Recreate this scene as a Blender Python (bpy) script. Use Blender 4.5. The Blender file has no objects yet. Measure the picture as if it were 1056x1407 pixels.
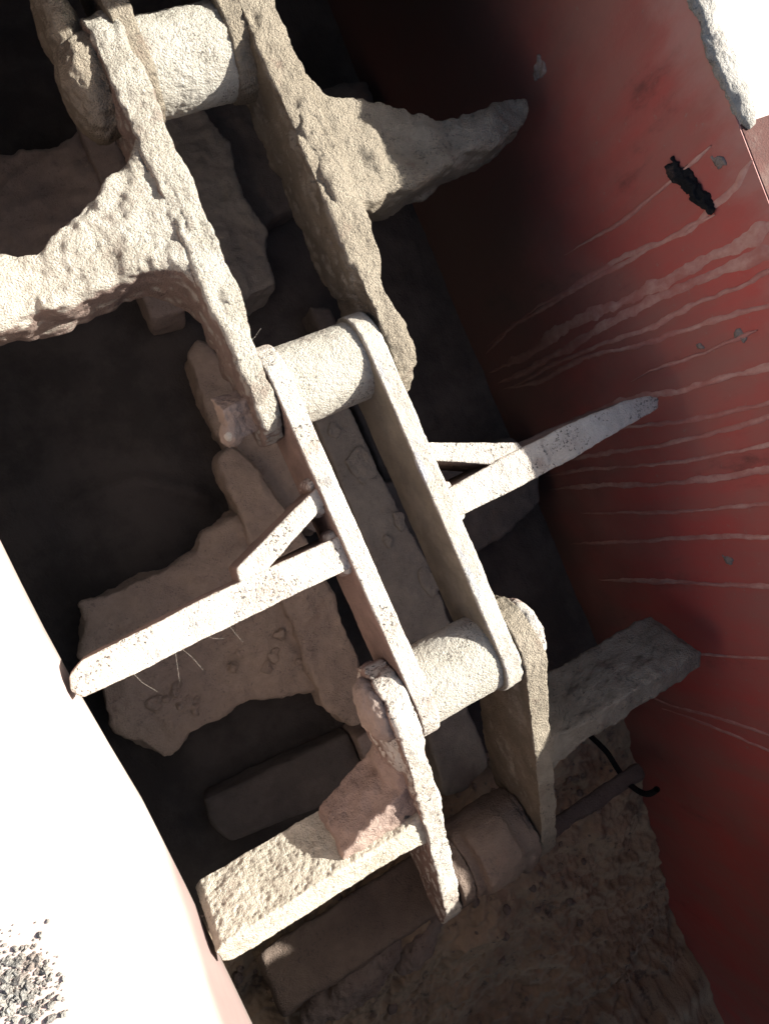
import bpy, bmesh, math, random
import numpy as np
from mathutils import Vector, Matrix, Euler

# ------------------------------------------------------------------ camera
C = bpy.context.scene.collection
cd = bpy.data.cameras.new('camera')
cam = bpy.data.objects.new('camera', cd); C.objects.link(cam)
cd.sensor_fit = 'HORIZONTAL'; cd.sensor_width = 36.0; cd.lens = 36.0*1000/1056
cd.clip_start = 0.01; cd.clip_end = 200
cam.matrix_world = Matrix(((0.86760446, 0.40068875, -0.29446735, -0.16307),
                           (-0.39921739, 0.91433675, 0.0679249, -0.07750),
                           (0.29645906, 0.05862454, 0.95324456, 0.53771),
                           (0, 0, 0, 1)))
bpy.context.scene.camera = cam

# ------------------------------------------------------------------ sky, sun, exposure
SUN_DIR = Vector((1.0, -.08, .82)).normalized()
SUN_EL = math.asin(SUN_DIR.z)
w = bpy.data.worlds.new('World'); bpy.context.scene.world = w; w.use_nodes = True
nt = w.node_tree; nt.nodes.clear()
sky = nt.nodes.new('ShaderNodeTexSky'); sky.sky_type = 'NISHITA'; sky.sun_disc = False
sky.sun_elevation = SUN_EL; sky.sun_rotation = math.atan2(SUN_DIR.x, SUN_DIR.y)
sky.air_density = 1.0; sky.dust_density = 4.0; sky.ozone_density = .5
bg = nt.nodes.new('ShaderNodeBackground'); bg.inputs['Strength'].default_value = 0.062
out = nt.nodes.new('ShaderNodeOutputWorld')
nt.links.new(sky.outputs[0], bg.inputs[0]); nt.links.new(bg.outputs[0], out.inputs[0])
sd = bpy.data.lights.new('sun', 'SUN'); sd.energy = 5.0; sd.angle = math.radians(0.6); sd.color = (1, .965, .91)
sun = bpy.data.objects.new('sun', sd); C.objects.link(sun)
sun.rotation_euler = SUN_DIR.to_track_quat('Z', 'Y').to_euler()
sc = bpy.context.scene
sc.view_settings.view_transform = 'Standard'; sc.view_settings.look = 'None'
sc.view_settings.exposure = 1.65; sc.view_settings.gamma = 1
sc.cycles.max_bounces = 6; sc.cycles.diffuse_bounces = 4

# ------------------------------------------------------------------ numpy noise
_rng = np.random.RandomState(7)
_perm = _rng.permutation(4096); _perm = np.concatenate([_perm, _perm, _perm])
_grad = _rng.normal(size=(4096, 3)); _grad /= np.linalg.norm(_grad, axis=1)[:, None]
def perlin(p):
    i = np.floor(p).astype(np.int64); f = p-i; u = f*f*f*(f*(f*6-15)+10)
    i &= 4095
    r = 0
    for dx in (0, 1):
        for dy in (0, 1):
            for dz in (0, 1):
                h = _perm[_perm[_perm[(i[:, 0]+dx) & 4095]+((i[:, 1]+dy) & 4095)]+((i[:, 2]+dz) & 4095)]
                g = _grad[h]
                d = g[:, 0]*(f[:, 0]-dx)+g[:, 1]*(f[:, 1]-dy)+g[:, 2]*(f[:, 2]-dz)
                wt = (u[:, 0] if dx else 1-u[:, 0])*(u[:, 1] if dy else 1-u[:, 1])*(u[:, 2] if dz else 1-u[:, 2])
                r = r+d*wt
    return r*1.5
def fbm(p, size, octaves=3, seed=0):
    r = 0; a = 1.0; q = p/size+seed*17.31+101.7
    for k in range(octaves):
        r = r+a*perlin(q); q = q*2.03+9.1; a *= .5
    return r

# ------------------------------------------------------------------ mesh helpers
def prism(bm, pts, axis, a, b, taper=1.0):
    """closed prism: pts 2-D outline; axis 'x' -> pts are (y,z), 'z' -> pts are (x,y), 'y' -> pts are (x,z)"""
    def P(p, h):
        return {'x': (h, p[0], p[1]), 'z': (p[0], p[1], h), 'y': (p[0], h, p[1])}[axis]
    n = len(pts); cx = sum(p[0] for p in pts)/n; cy = sum(p[1] for p in pts)/n
    A = [bm.verts.new(P(p, a)) for p in pts]
    B = [bm.verts.new(P((cx+(p[0]-cx)*taper, cy+(p[1]-cy)*taper), b)) for p in pts]
    fs = [bm.faces.new(A), bm.faces.new(B[::-1])]
    for i in range(n):
        j = (i+1) % n; fs.append(bm.faces.new((A[j], A[i], B[i], B[j])))
    bmesh.ops.recalc_face_normals(bm, faces=fs)
def stadium(y0, z0, y1, z1, r, n=10, r1=None):
    r1 = r if r1 is None else r1
    a = math.atan2(z1-z0, y1-y0); o = []
    for i in range(n+1):
        t = a-math.pi/2+math.pi*i/n; o.append((y1+r1*math.cos(t), z1+r1*math.sin(t)))
    for i in range(n+1):
        t = a+math.pi/2+math.pi*i/n; o.append((y0+r*math.cos(t), z0+r*math.sin(t)))
    return o
def cyl(bm, x0, x1, y, z, r, n=28, sq=1.0):
    prism(bm, [(y+r*math.cos(2*math.pi*i/n), z+r*sq*math.sin(2*math.pi*i/n)) for i in range(n)], 'x', x0, x1)
def lump(bm, c, s, rot=0.0):
    m = Matrix.Translation(c) @ Matrix.Rotation(rot, 4, 'Z') @ Matrix.Diagonal((s[0], s[1], s[2], 1))
    bmesh.ops.create_icosphere(bm, subdivisions=3, radius=1, matrix=m)
def box(bm, c, s, rot=None):
    m = Matrix.Translation(c)
    if rot: m = m @ Euler(rot).to_matrix().to_4x4()
    bmesh.ops.create_cube(bm, size=1, matrix=m @ Matrix.Diagonal((s[0], s[1], s[2], 1)))

def cake(name, bm, mat, parent=None, voxel=.0015, smooth=3, low=(.0012, .03), mid=(.0006, .008), grain=(.0004, .0028),
         pile=0.0, up=(0, 0, 1), side=.35, seed=0, flake=0.0):
    """turn raw solids into one dust-caked skin: voxel skin, then displacement that is coarser where dust settles"""
    me = bpy.data.meshes.new('raw'); bm.to_mesh(me); bm.free()
    o = bpy.data.objects.new('raw', me); C.objects.link(o)
    m = o.modifiers.new('r', 'REMESH'); m.mode = 'VOXEL'; m.voxel_size = voxel; m.use_smooth_shade = True
    if smooth:
        s = o.modifiers.new('s', 'SMOOTH'); s.factor = .5; s.iterations = smooth
    dg = bpy.context.evaluated_depsgraph_get(); ev = o.evaluated_get(dg)
    me2 = bpy.data.meshes.new_from_object(ev)
    bpy.data.objects.remove(o); bpy.data.meshes.remove(me)
    n = len(me2.vertices)
    p = np.empty(n*3, np.float32); me2.vertices.foreach_get('co', p); p = p.reshape(-1, 3).astype(np.float64)
    nn = np.empty(n*3, np.float32); me2.vertex_normals.foreach_get('vector', nn); nn = nn.reshape(-1, 3).astype(np.float64)
    u = np.clip(nn @ np.array(Vector(up).normalized()), 0, 1); u = side+(1-side)*u*u*(3-2*u)
    d = low[0]*fbm(p, low[1], 3, seed)
    d = d+mid[0]*fbm(p, mid[1], 2, seed+1)*(.4+.6*u)
    g = fbm(p, grain[1], 2, seed+2)
    d = d+grain[0]*u*np.where(g > 0, g, 1.6*g)
    if pile:
        d = d+pile*u*np.clip(.4+fbm(p, .02, 3, seed+3), 0, 2)
    if flake:
        k = fbm(p, .012, 3, seed+4); d = d-flake*(1-u)*(1/(1+np.exp(-(k-.22)*30)))
    p = p+nn*d[:, None]
    me2.vertices.foreach_set('co', p.astype(np.float32).ravel()); me2.update()
    for q in me2.polygons: break
    me2.polygons.foreach_set('use_smooth', np.ones(len(me2.polygons), bool))
    me2.name = name
    ob = bpy.data.objects.new(name, me2); C.objects.link(ob)
    me2.materials.clear(); me2.materials.append(mat)
    if parent: ob.parent = parent
    return ob
def plain(name, bm, mat, parent=None, smooth=False, bevel=0):
    if bevel:
        bmesh.ops.bevel(bm, geom=[e for e in bm.edges if e.calc_face_angle(0) > .5], offset=bevel, segments=2, affect='EDGES')
    me = bpy.data.meshes.new(name); bm.to_mesh(me); bm.free()
    if smooth: me.polygons.foreach_set('use_smooth', np.ones(len(me.polygons), bool))
    me.materials.append(mat)
    ob = bpy.data.objects.new(name, me); C.objects.link(ob)
    if parent: ob.parent = parent
    return ob
def tag(o, label, cat, group=None):
    o['label'] = label; o['category'] = cat
    if group: o['group'] = group
    return o
def thing(name, label, cat, loc=(0, 0, 0), rot=(0, 0, 0), group=None):
    o = bpy.data.objects.new(name, None); C.objects.link(o)
    o.location = loc; o.rotation_euler = rot; o.empty_display_size = .03
    return tag(o, label, cat, group)
BM = bmesh.new

# ------------------------------------------------------------------ materials
def new_mat(name, rough=.95, spec=.15):
    m = bpy.data.materials.new(name); m.use_nodes = True; t = m.node_tree
    b = t.nodes['Principled BSDF']; b.inputs['Roughness'].default_value = rough
    b.inputs['Specular IOR Level'].default_value = spec
    return m, t, b
def nz(t, co, scale, detail=3, rough=.55, stretch=None):
    n = t.nodes.new('ShaderNodeTexNoise'); n.inputs['Scale'].default_value = scale
    n.inputs['Detail'].default_value = detail; n.inputs['Roughness'].default_value = rough
    if stretch:
        mp = t.nodes.new('ShaderNodeMapping'); mp.inputs['Scale'].default_value = stretch
        t.links.new(co, mp.inputs['Vector']); co = mp.outputs[0]
    t.links.new(co, n.inputs['Vector']); return n.outputs['Fac']
def ramp(t, fac, a, b, lo=0.0, hi=1.0):
    r = t.nodes.new('ShaderNodeMapRange'); r.interpolation_type = 'SMOOTHSTEP'
    for k, v in zip(('From Min', 'From Max', 'To Min', 'To Max'), (a, b, lo, hi)): r.inputs[k].default_value = v
    t.links.new(fac, r.inputs['Value']); return r.outputs[0]
def mix(t, fac, a, b):
    m = t.nodes.new('ShaderNodeMix'); m.data_type = 'RGBA'
    for s, v in ((m.inputs[6], a), (m.inputs[7], b)):
        if isinstance(v, tuple): s.default_value = (*v, 1)
        else: t.links.new(v, s)
    if isinstance(fac, float): m.inputs[0].default_value = fac
    else: t.links.new(fac, m.inputs[0])
    return m.outputs[2]
def math_(t, op, a, b):
    m = t.nodes.new('ShaderNodeMath'); m.operation = op
    for s, v in ((m.inputs[0], a), (m.inputs[1], b)):
        if isinstance(v, (int, float)): s.default_value = v
        else: t.links.new(v, s)
    return m.outputs[0]
def bump(t, b, h, strength, dist):
    n = t.nodes.new('ShaderNodeBump'); n.inputs['Strength'].default_value = strength; n.inputs['Distance'].default_value = dist
    t.links.new(h, n.inputs['Height']); t.links.new(n.outputs[0], b.inputs['Normal'])

def dust_mat(name, c1, c2, pit=.5, pitc=(.06, .055, .05), bs=.6, pitscale=330, metal=None, stain=(.20, .13, .10), stain_amt=.5, gd=.0026, side=None, bare=0):
    m, t, b = new_mat(name)
    co = t.nodes.new('ShaderNodeTexCoord').outputs['Object']
    col = mix(t, ramp(t, nz(t, co, 22, 4), .35, .65), c1, c2)
    col = mix(t, ramp(t, nz(t, co, 130, 4, .65), .3, .75, 0, .45), col, tuple(x*.62 for x in c1))
    col = mix(t, ramp(t, nz(t, co, 34, 5, .7), .56, .72, 0, stain_amt), col, stain)
    col = mix(t, ramp(t, math_(t, 'MULTIPLY', nz(t, co, pitscale, 4, .7), ramp(t, nz(t, co, 45, 2), .3, .65, .8, 1.12)), .61, .66, 0, pit), col, pitc)
    if bare:
        col = mix(t, ramp(t, nz(t, co, 48, 6, .75, (1, .45, 1)), .57, .68, 0, bare), col, (.19, .19, .19))
    if side:   # dust lies on what faces up; rubbed, stained flanks also carry painted shade
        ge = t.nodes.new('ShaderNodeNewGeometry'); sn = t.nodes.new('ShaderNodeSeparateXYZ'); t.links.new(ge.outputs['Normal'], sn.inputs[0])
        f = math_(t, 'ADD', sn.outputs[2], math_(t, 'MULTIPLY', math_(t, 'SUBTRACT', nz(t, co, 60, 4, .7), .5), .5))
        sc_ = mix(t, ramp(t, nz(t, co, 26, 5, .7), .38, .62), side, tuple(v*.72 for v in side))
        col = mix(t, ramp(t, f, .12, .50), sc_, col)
    if metal:
        sp = t.nodes.new('ShaderNodeSeparateXYZ'); t.links.new(co, sp.inputs[0])
        e = math_(t, 'SUBTRACT', 1.0, math_(t, 'MULTIPLY', math_(t, 'ABSOLUTE', math_(t, 'SUBTRACT', sp.outputs[0], metal+.002), 0), 150.0))
        e = math_(t, 'MULTIPLY', e, ramp(t, sp.outputs[2], .030, .0335))
        e = math_(t, 'ADD', math_(t, 'MULTIPLY', e, .34), math_(t, 'MULTIPLY', math_(t, 'SUBTRACT', nz(t, co, 60, 5, .75, (1, .3, 1)), .53), 1.5))
        k = ramp(t, e, .22, .40, 0, .8)
        col = mix(t, k, col, (.25, .26, .285))
        t.links.new(ramp(t, k, 0, .9, .95, .6), b.inputs['Roughness'])
    t.links.new(col, b.inputs['Base Color'])
    vo = t.nodes.new('ShaderNodeTexVoronoi'); vo.inputs['Scale'].default_value = 620; t.links.new(co, vo.inputs['Vector'])
    h = math_(t, 'ADD', math_(t, 'MULTIPLY', nz(t, co, 820, 3, .75), 1.1), math_(t, 'MULTIPLY', nz(t, co, 300, 4, .65), 1.1))
    h = math_(t, 'SUBTRACT', h, math_(t, 'MULTIPLY', vo.outputs['Distance'], .5))
    bump(t, b, h, bs, gd)
    return m
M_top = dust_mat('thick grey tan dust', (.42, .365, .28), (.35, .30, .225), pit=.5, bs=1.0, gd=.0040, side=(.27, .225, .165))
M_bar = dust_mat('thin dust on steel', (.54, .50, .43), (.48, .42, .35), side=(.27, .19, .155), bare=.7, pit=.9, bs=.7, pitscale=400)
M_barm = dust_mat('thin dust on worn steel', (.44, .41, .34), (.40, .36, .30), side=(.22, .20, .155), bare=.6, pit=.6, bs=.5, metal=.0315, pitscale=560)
M_pin = dust_mat('dusted bushing', (.47, .44, .37), (.42, .39, .32), pit=.75, bs=.8, pitscale=560, gd=.0026)
M_ridge = dust_mat('grey rim dust', (.40, .38, .34), (.33, .31, .27), pit=.5, bs=.8)
M_top_lit = dust_mat('thick dust lit tone', (.58, .54, .45), (.49, .445, .36), pit=.5, bs=1.0, gd=.0040, side=(.33, .245, .20))  # lighter copy of the grey tan dust, left side's stronger light put into colour
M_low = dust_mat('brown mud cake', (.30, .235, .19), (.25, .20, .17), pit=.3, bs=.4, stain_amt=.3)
def floor_mat():
    m, t, b = new_mat('silt over dark steel')
    co = t.nodes.new('ShaderNodeTexCoord').outputs['Object']
    sp = t.nodes.new('ShaderNodeSeparateXYZ'); t.links.new(co, sp.inputs[0])
    silt = mix(t, ramp(t, nz(t, co, 14, 5, .65), .35, .65), (.46, .335, .215), (.34, .245, .16))
    silt = mix(t, ramp(t, nz(t, co, 30, 5, .7), .55, .68, 0, .75), silt, (.11, .085, .075))
    silt = mix(t, ramp(t, nz(t, co, 220, 3, .6), .62, .72, 0, .5), silt, (.3, .23, .18))
    steel = mix(t, ramp(t, nz(t, co, 16, 5, .65), .35, .65), (.08, .069, .062), (.05, .044, .040))
    k = math_(t, 'ADD', sp.outputs[1], math_(t, 'MULTIPLY', math_(t, 'SUBTRACT', nz(t, co, 18, 4), .5), .12))
    col = mix(t, ramp(t, k, -.43, -.52), steel, silt)
    t.links.new(col, b.inputs['Base Color'])
    bump(t, b, math_(t, 'ADD', nz(t, co, 90, 5, .7), math_(t, 'MULTIPLY', nz(t, co, 420, 3), .4)), .6, .004)
    return m
M_floor = floor_mat()
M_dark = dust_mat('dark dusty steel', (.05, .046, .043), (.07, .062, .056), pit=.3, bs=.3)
M_black = dust_mat('black rubber', (.012, .012, .013), (.02, .019, .018), pit=.2, bs=.4)
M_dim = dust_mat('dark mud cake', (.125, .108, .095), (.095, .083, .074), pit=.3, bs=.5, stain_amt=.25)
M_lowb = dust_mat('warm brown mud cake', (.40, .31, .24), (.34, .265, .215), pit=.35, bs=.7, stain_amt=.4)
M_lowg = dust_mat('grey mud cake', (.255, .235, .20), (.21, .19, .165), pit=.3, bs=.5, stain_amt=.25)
M_gus = dust_mat('pinkish cement cake', (.36, .27, .22), (.29, .215, .18), pit=.4, bs=.7)
M_grit = dust_mat('grey grit', (.34, .32, .28), (.22, .21, .19), pit=.5, bs=.8)
M_deckred = dust_mat('dusty dark red paint', (.125, .06, .05), (.09, .045, .038), pit=.2, bs=.3, stain=(.16, .12, .10))
M_f3 = dust_mat('granular pale dust', (.55, .50, .40), (.47, .425, .335), pit=.4, bs=.7, gd=.003)
M_lowd = dust_mat('deep brown mud cake', (.215, .165, .13), (.17, .13, .105), pit=.4, bs=.8)  # darker copy of the brown mud cake, for the last link
M_clod = dust_mat('crusty brown clods', (.36, .28, .22), (.27, .20, .16), pit=.4, bs=.7)
M_splat = dust_mat('dried grey mud', (.27, .22, .19), (.21, .17, .145), pit=.3, bs=.5)
M_crumb = dust_mat('pale crumbs', (.5, .46, .38), (.4, .36, .3), pit=.3, bs=.5)

def grime_shade(t, co, col, amt):
    # ragged coat of dark dust, also painting in the light falloff down the wall
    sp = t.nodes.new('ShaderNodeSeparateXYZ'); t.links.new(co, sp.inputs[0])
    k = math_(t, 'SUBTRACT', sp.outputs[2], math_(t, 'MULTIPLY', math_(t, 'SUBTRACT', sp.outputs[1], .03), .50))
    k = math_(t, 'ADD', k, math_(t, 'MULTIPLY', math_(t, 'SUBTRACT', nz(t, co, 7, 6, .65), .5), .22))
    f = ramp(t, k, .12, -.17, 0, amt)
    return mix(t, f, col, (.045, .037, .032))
def wall_mat():
    m, t, b = new_mat('dusty red paint', .6, .35)
    co = t.nodes.new('ShaderNodeTexCoord').outputs['Object']
    col = mix(t, ramp(t, nz(t, co, 6, 4), .35, .65), (.54, .068, .056), (.43, .060, .050))
    dust = math_(t, 'ADD', math_(t, 'MULTIPLY', nz(t, co, 5, 5, .6), .8), math_(t, 'MULTIPLY', nz(t, co, 9, 5, .65, (1, 3.2, .7)), .5))
    col = mix(t, ramp(t, dust, .40, .85, .15, .8), col, (.27, .145, .115))
    col = mix(t, ramp(t, nz(t, co, 14, 6, .7, (1, 1.2, .5)), .58, .78, 0, .7), col, (.05, .035, .03))
    col = mix(t, ramp(t, nz(t, co, 160, 3, .6), .64, .74, 0, .5), col, (.28, .2, .16))
    s2 = t.nodes.new('ShaderNodeSeparateXYZ'); t.links.new(co, s2.inputs[0])
    rk = math_(t, 'ADD', s2.outputs[2], math_(t, 'MULTIPLY', math_(t, 'SUBTRACT', nz(t, co, 16, 5, .65, (1, 1, .5)), .5), .10))
    col = mix(t, ramp(t, rk, .125, .165, 0, .5), col, (.47, .31, .26))
    col = grime_shade(t, co, col, .9)
    t.links.new(col, b.inputs['Base Color'])
    bump(t, b, math_(t, 'ADD', nz(t, co, 60, 5, .65), math_(t, 'MULTIPLY', nz(t, co, 400, 2), .3)), .25, .002)
    return m
M_red = wall_mat()
def drip_mat():
    m, t, b = new_mat('dried dusty drip', .8, .2)
    co = t.nodes.new('ShaderNodeTexCoord').outputs['Object']
    col = mix(t, ramp(t, nz(t, co, 60, 4, .7), .35, .65), (.54, .32, .26), (.46, .22, .175))
    col = mix(t, ramp(t, nz(t, co, 22, 5, .7, (1, 1, .45)), .40, .60, 0, .55), col, (.34, .095, .08))
    col = grime_shade(t, co, col, .8)
    t.links.new(col, b.inputs['Base Color']); bump(t, b, nz(t, co, 300, 3), .4, .001)
    return m
M_drip = drip_mat()
def liner_mat():
    m, t, b = new_mat('pale dusty paint', .7, .25)
    co = t.nodes.new('ShaderNodeTexCoord').outputs['Object']
    col = mix(t, ramp(t, nz(t, co, 9, 5, .6), .35, .7), (.46, .37, .33), (.40, .30, .26))
    col = mix(t, ramp(t, nz(t, co, 26, 5, .7), .66, .78, 0, .6), col, (.5, .36, .24))
    sp = t.nodes.new('ShaderNodeSeparateXYZ'); t.links.new(co, sp.inputs[0])
    # painted shade: reddish grey band along the lower lip near the tail
    k = math_(t, 'ADD', sp.outputs[2], math_(t, 'MULTIPLY', math_(t, 'ADD', sp.outputs[1], .30), 1.2))
    k = math_(t, 'ADD', k, math_(t, 'MULTIPLY', math_(t, 'SUBTRACT', nz(t, co, 14, 4), .5), .05))
    col = mix(t, ramp(t, k, .0, -.07, 0, .95), col, mix(t, nz(t, co, 30, 4), (.27, .19, .17), (.17, .13, .12)))
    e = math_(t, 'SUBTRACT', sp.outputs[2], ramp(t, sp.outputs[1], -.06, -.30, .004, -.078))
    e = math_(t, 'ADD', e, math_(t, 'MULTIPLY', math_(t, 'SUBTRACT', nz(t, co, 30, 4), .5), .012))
    col = mix(t, ramp(t, e, .020, .0, 0, .85), col, (.17, .14, .12))  # soft grey penumbra painted along the lower edge
    t.links.new(col, b.inputs['Base Color']); bump(t, b, nz(t, co, 120, 4), .2, .001)
    return m
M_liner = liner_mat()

# ------------------------------------------------------------------ large structure: trough, deck, floor
OPEN = (-.248, .283, -.545, .26)      # hatch opening x0 x1 y0 y1; unseen ends set to shade the trough
ZT = .165                            # deck level
bm = BM()
big = 1.4
for (x0, x1, y0, y1, mi) in ((-big, OPEN[0], -big, big, 0), (OPEN[1]+.0012, big, .030, big, 0), (OPEN[1]+.0012, big, -big, .030, 1),
                         (OPEN[0], OPEN[1]-.0005, OPEN[3], big, 0), (OPEN[0], OPEN[1]-.0005, -big, OPEN[2], 0)):  # unseen cover strips, added to darken the trough ends
    n0 = len(bm.faces); box(bm, ((x0+x1)/2, (y0+y1)/2, ZT-.005), (x1-x0, y1-y0, .01))
    bm.faces.ensure_lookup_table()
    for fc in bm.faces[n0:]: fc.material_index = mi
deck = plain('deck', bm, M_liner); deck['kind'] = 'structure'; deck.data.materials.append(M_deckred)

# trough floor: silt sheet that sinks and heaps up towards the tail end
ys = np.concatenate([np.linspace(-1.35, -.92, 40), np.arange(-.918, -.40, .002), np.linspace(-.398, 1.35, 260)]); nx, ny = 298, len(ys)
xs = np.linspace(-.31, .285, nx)
XX, YY = np.meshgrid(xs, ys); P3 = np.stack([XX.ravel(), YY.ravel(), np.zeros(nx*ny)], 1)
x_, y_ = P3[:, 0], P3[:, 1]
sm = lambda a, b, v: (lambda t: t*t*(3-2*t))(np.clip((v-a)/(b-a), 0, 1))
z = -.285-.10*sm(-.45, -.85, y_)
z += .035*np.exp(-((x_+.14)/.10)**2-((y_+.62)/.06)**2)+.03*np.exp(-((x_-.02)/.09)**2-((y_+.66)/.07)**2)
tail = sm(-.40, -.56, y_)
z += (.004+.014*tail)*fbm(P3, .09, 5, 5)+(.0015+.0015*tail)*fbm(P3, .022, 4, 6)+tail*(.009*np.abs(fbm(P3, .034, 2, 7))+.0045*np.abs(fbm(P3, .012, 2, 8))+.0016*fbm(P3, .005, 2, 9))
ridge = np.abs(y_-np.where(x_ < -.15, .006, .006-.7*(x_+.15)))
z += .010*np.exp(-(ridge/.010)**2)*sm(-.24, -.21, x_)*sm(-.08, -.10, x_)
P3[:, 2] = z
idx = np.arange(nx*ny).reshape(ny, nx)
F = np.stack([idx[:-1, :-1], idx[:-1, 1:], idx[1:, 1:], idx[1:, :-1]], -1).reshape(-1, 4)
me = bpy.data.meshes.new('floor'); me.from_pydata(P3.tolist(), [], F.tolist()); me.materials.append(M_floor)
me.polygons.foreach_set('use_smooth', np.ones(len(me.polygons), bool))
floor = bpy.data.objects.new('floor', me); C.objects.link(floor); floor['kind'] = 'structure'

# right wall
rw = thing('casing_wall', 'dusty red painted wall with pale dried drips, right of the chain', 'wall', (OPEN[1], 0, 0))
bm = BM(); box(bm, (.006, 0, -.1378), (.012, 2.7, .6044)); plain('panel', bm, M_red, rw)
def drip(pts, wid, seed):
    """thin raised crust run on the wall: pts (y,z) from top to bottom"""
    bm = BM(); rnd = random.Random(seed); L = []
    P = [Vector(p) for p in pts]; seg = []
    for a, b in zip(P[:-1], P[1:]):
        k = max(2, int((b-a).length/.004))
        for i in range(k): seg.append(a.lerp(b, i/k))
    seg.append(P[-1]); n = len(seg); s0 = rnd.random()*50
    q = np.array([[i*.004, s0, 0] for i in range(n)])
    wob = fbm(q, .022, 3, seed)*.0011; wa = .6*fbm(q, .012, 3, seed+1)+.9*fbm(q, .06, 2, seed+3); wb = .6*fbm(q, .012, 3, seed+2)+.9*fbm(q, .06, 2, seed+4)
    prev = None
    for i, v in enumerate(seg):
        taper = min(1, (i+1)/4, (n-i)/14); h = .0005+.0003*taper+seed*.00006
        wl = wid*taper*(.55+.5*wa[i]); wr = wid*taper*(.55+.5*wb[i]); wl = max(wl, .0003); wr = max(wr, .0003)
        c = v.x+wob[i]
        row = [bm.verts.new((.001, c-wl, v.y)), bm.verts.new((-h, c-wl*.6, v.y)), bm.verts.new((-h, c+wr*.6, v.y)), bm.verts.new((.001, c+wr, v.y))]
        if prev:
            for k in range(3): bm.faces.new((prev[k], prev[k+1], row[k+1], row[k]))
        prev = row
    bmesh.ops.recalc_face_normals(bm, faces=bm.faces)
    return plain('dried_drip', bm, M_drip, rw, True)
drips = [([(.006, .165), (-.003, .146), (-.012, .09), (-.002, .024), (-.001, -.067), (0, -.18), (-.010, -.26)], .0035),
         ([(-.012, .122), (-.010, .10), (-.008, .04), (-.003, -.043), (.003, -.121), (-.003, -.25)], .0026),
         ([(-.038, .162), (-.040, .121), (-.038, .059), (-.032, -.063), (-.035, -.218), (-.033, -.27)], .008),
         ([(-.055, .162), (-.052, .115), (-.046, .036), (-.048, -.074), (-.051, -.195), (-.05, -.26)], .0055),
         ([(-.064, .162), (-.066, .115), (-.064, .07), (-.066, .006), (-.060, -.046), (-.058, -.136), (-.062, -.25)], .0028),
         ([(-.090, .162), (-.082, .085), (-.079, .036), (-.077, -.001), (-.064, -.085), (-.069, -.176), (-.058, -.26)], .003),
         ([(-.130, .162), (-.128, .077), (-.126, .019), (-.120, -.027), (-.119, -.15)], .0042),
         ([(-.156, .162), (-.155, .056), (-.152, .005), (-.143, -.063), (-.146, -.13)], .0026),
         ([(-.164, .162), (-.168, .058), (-.169, .005), (-.167, -.078), (-.161, -.20)], .003),
         ([(-.187, .162), (-.188, .014), (-.185, -.065), (-.177, -.162), (-.175, -.26)], .0024),
         ([(-.207, .162), (-.208, .038), (-.205, -.055), (-.198, -.148), (-.192, -.25)], .0036),
         ([(-.236, .162), (-.236, .024), (-.235, -.072), (-.227, -.20)], .0024),
         ([(-.265, .162), (-.263, -.025), (-.265, -.138), (-.265, -.25)], .0028),
         ([(-.312, .162), (-.311, -.031), (-.311, -.116), (-.313, -.22)], .0032),
         ([(-.385, .162), (-.385, .001), (-.392, -.072), (-.396, -.15)], .0018),
         ([(-.473, .162), (-.473, -.039), (-.470, -.091), (-.471, -.182), (-.464, -.25)], .002),
         ([(-.492, .162), (-.492, -.048), (-.482, -.14), (-.480, -.20)], .0018),
         ([(-.101, .12), (-.103, .06), (-.100, .0), (-.104, -.03)], .002),
         ([(.03, .14), (.026, .10), (.024, .03), (.03, -.05)], .0018)]
for k, (p, wd) in enumerate(drips): drip(p, wd*1.6, k+1)
bm = BM()
for (y, z0) in ((-.02, .1), (-.06, .1)): pass
bm.free()
# dust ridge lying along the rim of the red wall
bm = BM()
for i in range(31):
    y = .40-i*.0118; rr = (.0075 if i < 24 else .0075-(i-23)*.0006)+.0022*math.sin(i*.7)+.0012*math.sin(i*1.9)
    lump(bm, (OPEN[1]+.006+.0015*math.sin(i*.9), y, ZT+.001), (rr*1.6, .022, rr*.9))
rd = cake('dust_ridge', bm, M_ridge, None, .0018, 5, (.0016, .02), (.0010, .006), (.0010, .0034), side=.9, seed=40); rd['kind'] = 'stuff'
tag(rd, 'ridge of grey dust lying along the rim of the red wall', 'dust')

# mud splats and the black scrap on the red wall
def splat(y, z, ry, rz, seed, label, mat=M_splat):
    bm = BM(); rnd = random.Random(seed)
    lump(bm, (0, 0, 0), (.002, ry*.8, rz*.8))
    for k in range(5): lump(bm, (0, rnd.uniform(-ry, ry), rnd.uniform(-rz, rz)), (.002, ry*rnd.uniform(.2, .5), rz*rnd.uniform(.2, .5)))
    o = cake('mud_splat', bm, mat, None, .0012, 1, (.001, .01), (.001, .004), (.0004, .002), up=(-1, 0, 0), seed=seed)
    o.location = (OPEN[1], y, z)
    return tag(o, label, 'mud splat', 'mud splats stuck to the red wall')
splat(.171, .011, .009, .011, 61, 'grey mud splat high on the red wall near the top flight tip')
splat(.018, .140, .005, .005, 62, 'small pale mud splat just above the black scrap on the red wall')
splat(-.099, .103, .006, .006, 63, 'grey mud splat at the right edge between the upper pale drips')
splat(-.096, .062, .003, .004, 64, 'tiny pale mud splat left of the grey one between the drips')
splat(-.286, .000, .0055, .006, 65, 'lone grey mud splat low on the red wall by the right edge')
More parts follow.
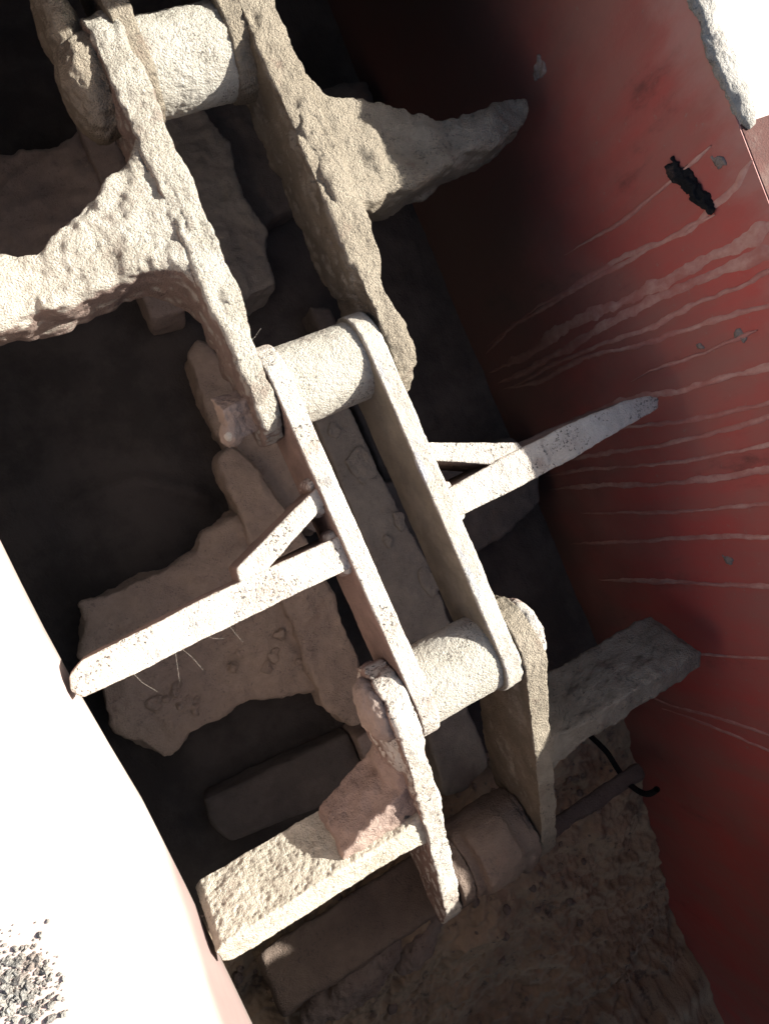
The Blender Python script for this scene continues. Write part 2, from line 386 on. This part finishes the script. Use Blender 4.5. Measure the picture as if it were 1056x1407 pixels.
# ------------------------------------------------------------------ left wall: pale sunlit liner over a dark set-back plate
lw = thing('casing_wall', 'pale sunlit trough wall blown out white along the left edge', 'wall', (OPEN[0], 0, 0))
edge = [(1.3, .03), (.2, .02), (-.057, .005), (-.09, .0), (-.132, -.012), (-.187, -.036), (-.24, -.064), (-.323, -.076), (-.422, -.080), (-1.3, -.085)]
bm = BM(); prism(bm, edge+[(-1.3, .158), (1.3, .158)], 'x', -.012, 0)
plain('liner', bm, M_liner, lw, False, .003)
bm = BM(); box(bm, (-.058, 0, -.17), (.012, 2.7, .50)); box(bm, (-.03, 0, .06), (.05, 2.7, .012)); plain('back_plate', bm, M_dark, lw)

# ------------------------------------------------------------------ chain links
P_ = .25; HH = .035; RP = .031
MID = -.127
def bar_bm(xa, xb, hh=HH, grow=0.0, ya=0.0, yb=-P_):
    bm = BM(); prism(bm, stadium(ya, 0, yb, 0, hh+grow), 'x', xa, xb); return bm
G1 = 'links of the upper conveyor chain'
# --- link in the middle of the picture: slim, worn, fairly clean
k2 = thing('chain_link', 'slim clean edged inner link in the middle, between the two lit rollers', 'chain link', group=G1)
cake('side_bar', bar_bm(-.0455, -.0300), M_bar, k2, .0014, 3, (.0005, .03), (.0003, .006), (.0003, .0026), seed=1)
cake('side_bar', bar_bm(.0300, .0460), M_barm, k2, .0014, 3, (.0006, .03), (.0004, .006), (.0003, .0026), seed=2, pile=.0004)
for yy, s in ((0, 3), (-P_, 4)):
    bm = BM(); cyl(bm, -.032, .032, yy, 0, RP, 40)
    cake('bushing', bm, M_pin, k2, .0014, 2, (.0004, .03), (.0003, .006), (.00035, .0026), side=.8, seed=s)
bm = BM()
prism(bm, [(-.042, -.1155), (-.060, -.1152), (-.110, -.1150), (-.150, -.1155), (-.232, -.1185), (-.243, -.124), (-.246, -.134), (-.241, -.141), (-.200, -.1415), (-.100, -.1400), (-.042, -.1405)], 'z', -.028, .030)
for v in bm.verts:
    if v.co.z < 0: v.co.z = -.028+.038*max(0, min(1, (-.06-v.co.x)/.17))
fl = cake('flight_bar', bm, M_bar, k2, .0014, 4, (.0006, .03), (.0004, .007), (.0003, .0026), seed=5)
bm = BM(); prism(bm, [(-.042, -.076), (-.042, -.090), (-.100, -.116), (-.122, -.118), (-.120, -.106)], 'z', -.028, .029)
cake('brace', bm, M_bar, fl, .0014, 3, (.0005, .03), (.0004, .007), (.0003, .0026), seed=6)
bm = BM()
prism(bm, [(.042, -.118), (.105, -.1135), (.165, -.1115), (.222, -.1135), (.246, -.118), (.256, -.123), (.250, -.131), (.205, -.1345), (.150, -.1385), (.095, -.1405), (.042, -.141)], 'z', -.026, .029)
fl = cake('flight_bar', bm, M_bar, k2, .0014, 4, (.0008, .03), (.0006, .007), (.0003, .0026), seed=7, pile=.0008)
bm = BM(); prism(bm, [(.042, -.077), (.042, -.092), (.095, -.118), (.125, -.120), (.118, -.108)], 'z', -.026, .027)
cake('brace', bm, M_bar, fl, .0014, 3, (.0005, .03), (.0004, .007), (.0003, .0026), seed=8)

def weld(pts, seed):
    for k, (x, y, zz, a, b_, c_) in enumerate(pts):
        bm = BM(); lump(bm, (x, y, zz), (a, b_, c_))
        cake('weld', bm, M_bar, k2, .0012, 2, (.001, .012), (.0006, .005), (.0003, .0026), seed=seed+k*3)
weld([(-.047, -.1165, .010, .008, .007, .017), (-.047, -.1395, .008, .007, .007, .020), (-.046, -.074, .010, .007, .006, .018), (-.047, -.093, .010, .008, .006, .017), (-.105, -.1175, .012, .012, .005, .015)], 9)
weld([(.048, -.117, .010, .008, .007, .017), (.048, -.1405, .008, .009, .007, .020), (.047, -.075, .008, .006, .006, .018), (.047, -.093, .008, .008, .006, .016), (.100, -.1165, .010, .012, .006, .015)], 10)
# --- upper link: thickly caked outer link
k1 = thing('chain_link', 'thickly dust caked outer link at the top with two lumpy flights', 'chain link', (0, P_, 0), group=G1)
bm = bar_bm(-.0625, -.0455)
prism(bm, stadium(.0, .004, -.17, .004, .036), 'x', -.064, -.040)
cake('side_bar', bm, M_top_lit, k1, .0015, 20, (.0030, .026), (.0012, .009), (.0006, .0026), seed=11, pile=.0014, flake=.0016)
bm = bar_bm(.0465, .0635)
prism(bm, stadium(.02, .002, -.17, .002, .036), 'x', .043, .070)
lump(bm, (.056, -.17, -.01), (.012, .05, .03))
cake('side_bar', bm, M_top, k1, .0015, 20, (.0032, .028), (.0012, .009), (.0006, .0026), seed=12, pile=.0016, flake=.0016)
def loc(pts): return [(x, y-P_) for x, y in pts]
F1L = [(-.046, .205), (-.058, .190), (-.072, .174), (-.103, .161), (-.137, .146), (-.148, .138), (-.174, .143), (-.235, .138), (-.240, .105), (-.191, .102), (-.179, .101), (-.145, .099), (-.119, .103), (-.09, .103), (-.076, .096), (-.062, .072), (-.046, .055)]
bm = BM(); prism(bm, loc(F1L), 'z', -.030, .024)
for v in bm.verts:
    if v.co.z > 0: v.co.z = .038-.018*max(0, min(1, (-.055-v.co.x)/.13))
lump(bm, (-.053, -.120, .016), (.014, .085, .026)); lump(bm, (-.20, -.132, .010), (.06, .018, .016))
cake('flight', bm, M_top_lit, k1, .0018, 45, (.0046, .028), (.0016, .010), (.0007, .0028), seed=13, pile=.0016)
F1R = [(.05, .215), (.073, .203), (.083, .185), (.108, .178), (.139, .166), (.146, .16), (.171, .155), (.197, .151), (.245, .156), (.257, .150), (.257, .140), (.251, .135), (.218, .121), (.18, .115), (.132, .108), (.113, .103), (.088, .103), (.070, .100), (.061, .085), (.05, .075)]
bm = BM(); prism(bm, loc(F1R), 'z', -.030, .030)
for v in bm.verts:
    if v.co.z > 0: v.co.z = .037-.023*max(0, min(1, (v.co.x-.06)/.13))
lump(bm, (.057, -.115, .016), (.016, .085, .026)); lump(bm, (.19, -.113, .006), (.065, .018, .014))
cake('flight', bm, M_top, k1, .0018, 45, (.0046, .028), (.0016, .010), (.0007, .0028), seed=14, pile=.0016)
# pin ends carried by the outer link
bm = BM(); box(bm, (-.071, -P_-.004, -.004), (.022, .026, .030), (.5, 0, 0)); lump(bm, (-.080, -P_-.016, -.004), (.009, .010, .012))
ph = cake('pin_head', bm, M_low, k1, .0012, 2, (.0012, .012), (.001, .004), (.0004, .002), seed=15, flake=.002, side=.8)
bm = BM(); lump(bm, (-.083, -P_-.018, .004), (.004, .004, .004)); plain('cotter_end', bm, M_crumb, ph, True)
bm = BM(); cyl(bm, .062, .071, -P_, 0, .024); lump(bm, (.066, -P_+.012, .004), (.010, .018, .02))
cake('pin_head', bm, M_top, k1, .0014, 3, (.0014, .012), (.001, .004), (.0005, .0025), seed=16)
bm = BM(); cyl(bm, -.078, -.062, -.002, -.002, .034); lump(bm, (-.074, -.004, -.004), (.018, .034, .036)); lump(bm, (-.074, .04, 0), (.014, .035, .03))
cake('pin_head', bm, M_top, k1, .0016, 4, (.0022, .02), (.001, .006), (.0006, .003), seed=17)

# --- next inner link, mostly beyond the top edge
k0 = thing('chain_link', 'dust crusted inner link cut off by the top edge, with a big roller', 'chain link', (0, 2*P_, 0), group=G1)
for xa, xb, s in ((-.0455, -.029, 21), (.029, .0455, 22)):
    cake('side_bar', bar_bm(xa, xb, HH, .001), M_top, k0, .0018, 3, (.0018, .03), (.001, .008), (.0006, .003), seed=s, pile=.002)
bm = BM(); cyl(bm, -.032, .032, -P_, 0, RP+.002, 40)
cake('bushing', bm, M_pin, k0, .0014, 2, (.001, .03), (.0005, .006), (.0005, .0026), side=.8, seed=23)

# --- lower outer link: dips towards the tail, broad flights show their faces
TH = math.radians(32)
k3 = thing('chain_link', 'caked outer link dipping to the floor with broad granular flights', 'chain link', (0, -P_, 0), (TH, 0, 0), group=G1)
# local up in the tilted frame (world up seen from the link)
UP3 = (0, math.sin(TH), math.cos(TH))
def tail_bar(xa, xb):
    bm = BM()
    o = [(.036*math.cos(t), .036*math.sin(t)) for t in [math.pi*k/10 for k in range(0, 11)]]  # top half of the head, +y to -y
    o = [(.034, -.012), (.036, .004)]+[(.036*math.cos(t), .036*math.sin(t)) for t in (math.radians(20), math.radians(45), math.radians(70), math.radians(90))]
    o += [(-.12, .037), (-.22, .035), (-.27, .029), (-.300, .018), (-.316, .008), (-.312, -.002), (-.28, -.026), (-.235, -.048), (-.17, -.054), (-.08, -.046), (-.01, -.038), (.02, -.030)]
    prism(bm, o, 'x', xa, xb); return bm
bm = tail_bar(-.0645, -.0465); lump(bm, (-.056, -.19, -.022), (.011, .07, .036)); lump(bm, (-.064, -.03, -.004), (.010, .045, .030)); lump(bm, (-.062, -.06, -.02), (.010, .035, .025))
cake('side_bar', bm, M_bar, k3, .0015, 3, (.0024, .045), (.0009, .010), (.0006, .003), up=UP3, seed=31, pile=.0008, flake=.0035)
bm = tail_bar(.0465, .0655); lump(bm, (.057, -.06, 0), (.015, .09, .036)); lump(bm, (.055, -.17, -.024), (.012, .085, .036))
cake('side_bar', bm, M_top, k3, .0015, 3, (.0024, .05), (.0009, .011), (.0006, .003), up=UP3, seed=32, pile=.001, flake=.0012)
bm = BM()
prism(bm, [(-.050, -.105), (-.09, -.112), (-.238, -.112), (-.244, -.118), (-.244, -.134), (-.238, -.139), (-.09, -.139), (-.065, -.144), (-.050, -.16)], 'z', -.030, .030)
fl = cake('flight', bm, M_f3, k3, .0014, 5, (.0008, .03), (.0005, .008), (.0008, .0028), up=(0, .75, .66), seed=33, pile=.0004)
bm = BM(); prism(bm, [(-.048, -.060), (-.048, -.100), (-.088, -.117), (-.135, -.117), (-.130, -.104)], 'z', -.028, .024)
prism(bm, [(-.048, -.062), (-.048, -.12), (-.125, -.12), (-.115, -.106)], 'z', -.03, .006)
lump(bm, (-.060, -.072, -.004), (.018, .03, .030)); lump(bm, (-.085, -.108, -.006), (.035, .014, .022))
cake('brace', bm, M_gus, fl, .0015, 14, (.0030, .025), (.0014, .008), (.0004, .003), up=UP3, seed=34)
bm = BM()
for k, (x, y, zz, r) in enumerate(((-.070, -.098, .012, .008), (-.076, -.101, .004, .006), (-.068, -.100, -.002, .007), (-.083, -.103, .012, .005), (-.072, -.103, .020, .006))): lump(bm, (x, y, zz), (r, r, r))
cake('dirt_clot', bm, M_dark, fl, .0012, 1, (.0016, .008), (.001, .004), (.0005, .002), seed=35)
bm = BM()
prism(bm, [(.050, -.085), (.07, -.110), (.10, -.113), (.236, -.112), (.246, -.118), (.248, -.130), (.242, -.139), (.10, -.141), (.075, -.148), (.050, -.17)], 'z', -.034, .030)
cake('flight', bm, M_top, k3, .0016, 5, (.0022, .03), (.0014, .010), (.0006, .003), up=(0, .6, .8), seed=36, pile=.0012, flake=.001)
for xa, xb, s in ((-.074, -.062, 37), (.062, .074, 38)):
    bm = BM(); cyl(bm, xa, xb, 0, -.002, .022); lump(bm, ((xa+xb)/2, .006, .004), (.012, .026, .026)); lump(bm, ((xa+xb)/2, -.012, -.006), (.011, .016, .018))
    cake('pin_head', bm, M_low if xa < 0 else M_bar, k3, .0014, 3, (.0014, .012), (.001, .005), (.0004, .0026), seed=s)

# --- last inner link turning down into the silt
TH4 = math.radians(58)
y3, z3 = -P_-P_*math.cos(TH), -P_*math.sin(TH)
k4 = thing('chain_link', 'brown caked inner link turning down into the silt at the bottom', 'chain link', (0, y3, z3), (TH4, 0, 0), group=G1)
for xa, xb, s in ((-.0455, -.030, 41), (.030, .0455, 42)):
    cake('side_bar', bar_bm(xa, xb, .036), M_lowd, k4, .002, 3, (.0016, .03), (.001, .008), (.0004, .003), seed=s, flake=.002)
bm = BM(); cyl(bm, -.031, .040, 0, 0, .037, 36); cyl(bm, -.020, .020, .010, .006, .035, 36); lump(bm, (.030, -.010, .010), (.022, .040, .034)); lump(bm, (.044, -.03, .006), (.012, .05, .036))
cake('bushing', bm, M_lowd, k4, .0018, 20, (.0028, .04), (.0012, .010), (.0006, .003), seed=43)
for sg, s, zl in ((-1, 44, -.034), (1, 45, .012)):
    bm = BM(); prism(bm, [(sg*.04, -.110), (sg*.238, -.114), (sg*.244, -.138), (sg*.04, -.145)], 'z', zl, .030)
    cake('flight', bm, M_lowd, k4, .0030, 20, (.002, .03), (.0014, .009), (.0005, .003), seed=s)

# ------------------------------------------------------------------ return strand in the bottom of the trough
G2 = 'links of the lower return strand'
ZL = -.245
def slab(bm, pts, z0, z1): prism(bm, pts, 'z', z0, z1)
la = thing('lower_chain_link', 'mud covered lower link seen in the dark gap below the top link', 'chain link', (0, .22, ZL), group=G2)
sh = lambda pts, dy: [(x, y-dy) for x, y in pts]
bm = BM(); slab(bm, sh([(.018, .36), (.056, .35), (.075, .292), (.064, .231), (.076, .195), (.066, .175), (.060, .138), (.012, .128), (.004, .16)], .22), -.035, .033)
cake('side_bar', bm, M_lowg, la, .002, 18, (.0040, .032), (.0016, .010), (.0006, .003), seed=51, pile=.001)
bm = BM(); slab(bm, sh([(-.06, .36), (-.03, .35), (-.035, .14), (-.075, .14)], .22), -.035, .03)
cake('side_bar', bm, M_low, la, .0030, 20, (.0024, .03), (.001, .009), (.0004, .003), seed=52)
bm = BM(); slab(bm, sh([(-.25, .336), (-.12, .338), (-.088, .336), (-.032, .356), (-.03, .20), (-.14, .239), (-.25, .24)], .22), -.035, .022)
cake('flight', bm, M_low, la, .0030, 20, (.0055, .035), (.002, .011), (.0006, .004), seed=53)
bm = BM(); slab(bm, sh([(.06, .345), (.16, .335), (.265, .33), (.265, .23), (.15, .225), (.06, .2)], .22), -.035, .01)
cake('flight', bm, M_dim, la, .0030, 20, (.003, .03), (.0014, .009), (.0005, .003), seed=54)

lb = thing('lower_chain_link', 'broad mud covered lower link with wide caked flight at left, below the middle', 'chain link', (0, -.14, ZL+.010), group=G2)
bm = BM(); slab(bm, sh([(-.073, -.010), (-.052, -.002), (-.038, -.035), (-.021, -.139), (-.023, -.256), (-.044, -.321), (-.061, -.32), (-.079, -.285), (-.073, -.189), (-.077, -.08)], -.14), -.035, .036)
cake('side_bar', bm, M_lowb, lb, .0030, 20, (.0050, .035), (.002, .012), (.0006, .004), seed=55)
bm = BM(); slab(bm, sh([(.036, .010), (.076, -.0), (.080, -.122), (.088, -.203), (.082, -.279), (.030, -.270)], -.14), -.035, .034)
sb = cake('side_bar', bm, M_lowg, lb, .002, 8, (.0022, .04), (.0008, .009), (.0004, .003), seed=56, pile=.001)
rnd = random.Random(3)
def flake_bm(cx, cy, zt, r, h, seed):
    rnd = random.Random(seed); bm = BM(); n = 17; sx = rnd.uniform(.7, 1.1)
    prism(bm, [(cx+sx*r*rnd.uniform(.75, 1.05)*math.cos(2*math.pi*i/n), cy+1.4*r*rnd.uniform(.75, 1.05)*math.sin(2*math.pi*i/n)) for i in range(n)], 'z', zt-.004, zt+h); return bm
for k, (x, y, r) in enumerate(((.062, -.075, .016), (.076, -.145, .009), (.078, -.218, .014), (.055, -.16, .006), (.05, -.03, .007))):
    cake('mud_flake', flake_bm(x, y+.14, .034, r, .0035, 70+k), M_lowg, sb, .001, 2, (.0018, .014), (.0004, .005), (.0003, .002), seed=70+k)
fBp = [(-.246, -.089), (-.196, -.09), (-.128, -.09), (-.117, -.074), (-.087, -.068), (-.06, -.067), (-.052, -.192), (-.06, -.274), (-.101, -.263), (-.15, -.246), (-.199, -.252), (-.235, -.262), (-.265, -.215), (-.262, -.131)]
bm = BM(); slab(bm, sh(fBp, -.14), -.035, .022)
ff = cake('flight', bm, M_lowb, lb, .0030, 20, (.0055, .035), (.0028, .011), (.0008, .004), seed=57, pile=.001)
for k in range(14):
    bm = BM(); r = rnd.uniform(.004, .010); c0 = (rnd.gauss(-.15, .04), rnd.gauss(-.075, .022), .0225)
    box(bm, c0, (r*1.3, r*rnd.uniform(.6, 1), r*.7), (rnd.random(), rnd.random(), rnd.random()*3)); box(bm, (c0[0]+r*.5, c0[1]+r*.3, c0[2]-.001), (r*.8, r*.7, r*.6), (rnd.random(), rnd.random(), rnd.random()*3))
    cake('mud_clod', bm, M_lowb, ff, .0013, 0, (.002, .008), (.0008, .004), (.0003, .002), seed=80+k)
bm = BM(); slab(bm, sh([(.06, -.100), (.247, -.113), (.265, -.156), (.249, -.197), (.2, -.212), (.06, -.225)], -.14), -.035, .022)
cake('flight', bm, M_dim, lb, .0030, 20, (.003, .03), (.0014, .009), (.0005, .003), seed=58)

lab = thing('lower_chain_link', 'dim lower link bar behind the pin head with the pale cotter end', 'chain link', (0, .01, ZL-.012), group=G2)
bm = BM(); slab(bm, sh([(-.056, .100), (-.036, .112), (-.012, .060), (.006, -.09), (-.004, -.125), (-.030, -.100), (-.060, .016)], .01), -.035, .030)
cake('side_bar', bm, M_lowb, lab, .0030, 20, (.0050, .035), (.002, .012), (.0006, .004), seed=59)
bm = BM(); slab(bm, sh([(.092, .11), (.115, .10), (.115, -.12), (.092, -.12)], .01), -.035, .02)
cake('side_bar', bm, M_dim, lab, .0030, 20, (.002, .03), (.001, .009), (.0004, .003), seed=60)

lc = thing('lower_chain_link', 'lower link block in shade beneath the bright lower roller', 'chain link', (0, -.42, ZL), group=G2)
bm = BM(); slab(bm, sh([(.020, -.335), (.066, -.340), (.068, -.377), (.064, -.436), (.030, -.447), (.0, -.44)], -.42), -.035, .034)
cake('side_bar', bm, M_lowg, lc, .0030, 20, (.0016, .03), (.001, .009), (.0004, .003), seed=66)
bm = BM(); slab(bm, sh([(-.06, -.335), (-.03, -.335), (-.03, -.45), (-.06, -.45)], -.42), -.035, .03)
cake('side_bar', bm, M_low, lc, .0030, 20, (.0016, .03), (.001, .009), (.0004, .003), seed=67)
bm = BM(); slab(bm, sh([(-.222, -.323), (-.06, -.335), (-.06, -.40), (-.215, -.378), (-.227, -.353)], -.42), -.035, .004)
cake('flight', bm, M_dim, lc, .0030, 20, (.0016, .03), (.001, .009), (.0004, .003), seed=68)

# ------------------------------------------------------------------ small things
# black scrap stuck on the red wall
bm = BM(); rnd = random.Random(5)
for k in range(60):
    t = rnd.random(); a = 2.6+rnd.uniform(-.5, .5); l = rnd.uniform(.006, .016)*(1.1-abs(t-.5))
    box(bm, (-.003+rnd.uniform(-.002, .002), .034-.040*t+rnd.gauss(0, .0025), .104+.019*t+rnd.gauss(0, .0025)), (.003, l, .002), (a, 0, 0))
lump(bm, (0, .014, .1135), (.003, .016, .005)); lump(bm, (0, .000, .120), (.003, .008, .005))
bs = cake('scrap', bm, M_black, None, .001, 1, (.001, .01), (.0012, .004), (.0006, .002), seed=90); bs.location = (OPEN[1], 0, 0)
tag(bs, 'ragged black scrap stuck to the red wall near the top right', 'scrap')
# bent black rod near the foot of the red wall
bm = BM()
pts = [(-.485, -.30), (-.505, -.245), (-.530, -.236), (-.548, -.226), (-.555, -.205), (-.550, -.182), (-.536, -.163)]
prevc = None
for i, (y, zz) in enumerate(pts):
    pass
cu = bpy.data.curves.new('hook', 'CURVE'); cu.dimensions = '3D'; cu.bevel_depth = .0035; cu.bevel_resolution = 3
s = cu.splines.new('NURBS'); s.points.add(len(pts)-1); s.use_endpoint_u = True; s.order_u = 3
for i, (y, zz) in enumerate(pts): s.points[i].co = (.215, y, zz, 1)
cuo = bpy.data.objects.new('tmp', cu); C.objects.link(cuo)
me = bpy.data.meshes.new_from_object(cuo.evaluated_get(bpy.context.evaluated_depsgraph_get()))
bpy.data.objects.remove(cuo); bm.free()
me.materials.clear(); me.materials.append(M_black); me.name = 'hook'
hk = bpy.data.objects.new('hook', me); C.objects.link(hk)
tag(hk, 'bent black rod sticking out of the silt by the foot of the red wall', 'hook')
# hair-thin fibres hanging off the middle left flight, and a tuft by the left bar
bm = BM(); rnd = random.Random(9)
def fibre(a, b, r=.00006):
    a, b = Vector(a), Vector(b); mid_ = (a+b)/2+Vector((rnd.uniform(-.0015, .0015),)*3); d = Vector((1, .3, .2)).normalized()
    prev = None
    for v in (a, a.lerp(mid_, .6), mid_, b.lerp(mid_, .5), b):
        row = [bm.verts.new(v+Vector((r*math.cos(t), r*math.sin(t)*.7, r*math.sin(t)*.7))) for t in (0, 2.1, 4.2)]
        if prev:
            for k in range(3): bm.faces.new((prev[k], prev[(k+1) % 3], row[(k+1) % 3], row[k]))
        prev = row
for k in range(5):
    x = rnd.uniform(-.22, -.13); fibre((x, -.140, rnd.uniform(.0, .024)), (x+rnd.uniform(-.012, .02), -.140-rnd.uniform(.008, .03), rnd.uniform(-.02, .02)))
for k in range(5):
    fibre((-.046, .035, .03), (-.046+rnd.uniform(-.012, .012), .035+rnd.uniform(.004, .014), .03+rnd.uniform(-.008, .012)))
zf = lambda x, y: float(z.reshape(ny, nx)[np.abs(ys-y).argmin(), np.abs(xs-x).argmin()])
bmr = BM(); rnd = random.Random(21)
for k in range(260):
    y = -.44-abs(rnd.gauss(0, .16)); x = rnd.uniform(-.28, .27)
    r = min(.006, .0012/(rnd.random()+.06)**.8)
    m = Matrix.Translation((x, y, zf(x, y)+r*.25)) @ Euler((rnd.random()*6, rnd.random()*6, rnd.random()*6)).to_matrix().to_4x4() @ Matrix.Diagonal((r*rnd.uniform(.8, 1.5), r, r*rnd.uniform(.5, .9), 1))
    vs = bmesh.ops.create_icosphere(bmr, subdivisions=2, radius=1, matrix=m)['verts']
    for v in vs: v.co += Vector((rnd.gauss(0, 1), rnd.gauss(0, 1), rnd.gauss(0, 1)))*r*.10
rb = plain('rubble', bmr, M_clod, None, True); rb['kind'] = 'stuff'
tag(rb, 'loose crumbs and pebbles scattered over the brown silt', 'rubble')
fb = plain('fibres', bm, M_crumb); fb['kind'] = 'stuff'
tag(fb, 'hair thin fibres hanging from the long bright left flight', 'fibres')
# fine grey grit spilled on the white edge
bm = BM(); rnd = random.Random(4)
for k in range(600):
    r = .00042/(rnd.random()+.14)**.9; x = -.293+rnd.gauss(0, .007); y = -.228+rnd.gauss(0, .010)
    vs = bmesh.ops.create_icosphere(bm, subdivisions=1, radius=1, matrix=Matrix.Translation((x, y, ZT+r*.2)) @ Euler((rnd.random()*6, rnd.random()*6, 0)).to_matrix().to_4x4() @ Matrix.Diagonal((r*1.4, r, r*.7, 1)))['verts']
    for v in vs: v.co += Vector((rnd.gauss(0, 1), rnd.gauss(0, 1), rnd.gauss(0, 1)))*r*.15
dp = plain('grit', bm, M_grit); dp['kind'] = 'stuff'
tag(dp, 'fine grey grit lying on the white edge in the bottom left corner', 'grit')
# crumbs of dried mud lying on the silt at the bottom
for k, (x, y, zz, pp) in enumerate(((-.165, -.600, -.285, ((0, 0, 0, .050, .022, .022), (.04, .004, .0, .03, .02, .018), (-.04, -.006, -.004, .03, .018, .016), (.012, -.018, -.004, .03, .014, .014))),
                                 (-.085, -.612, -.292, ((0, 0, 0, .034, .018, .020), (.026, .012, -.002, .02, .016, .016))),
                                 (.015, -.665, -.318, ((0, 0, 0, .018, .012, .012), (.014, .008, 0, .01, .01, .008))))):
    bm = BM()
    for (a, b_, c_, ra, rb, rc) in pp: lump(bm, (a, b_, c_), (ra, rb, rc), .35)
    o = cake('mud_clod', bm, M_clod, None, .0018, 1, (.005, .03), (.0022, .009), (.0008, .003), seed=100+k); o.location = (x, y, zz)
    tag(o, ['broad crusty brown clod at the bottom, beneath the last left flight', 'crusty brown clod between the broad clod and the left bar tip',
            'small clod on the silt below the chain end'][k], 'clod', 'mud clods lying on the silt')
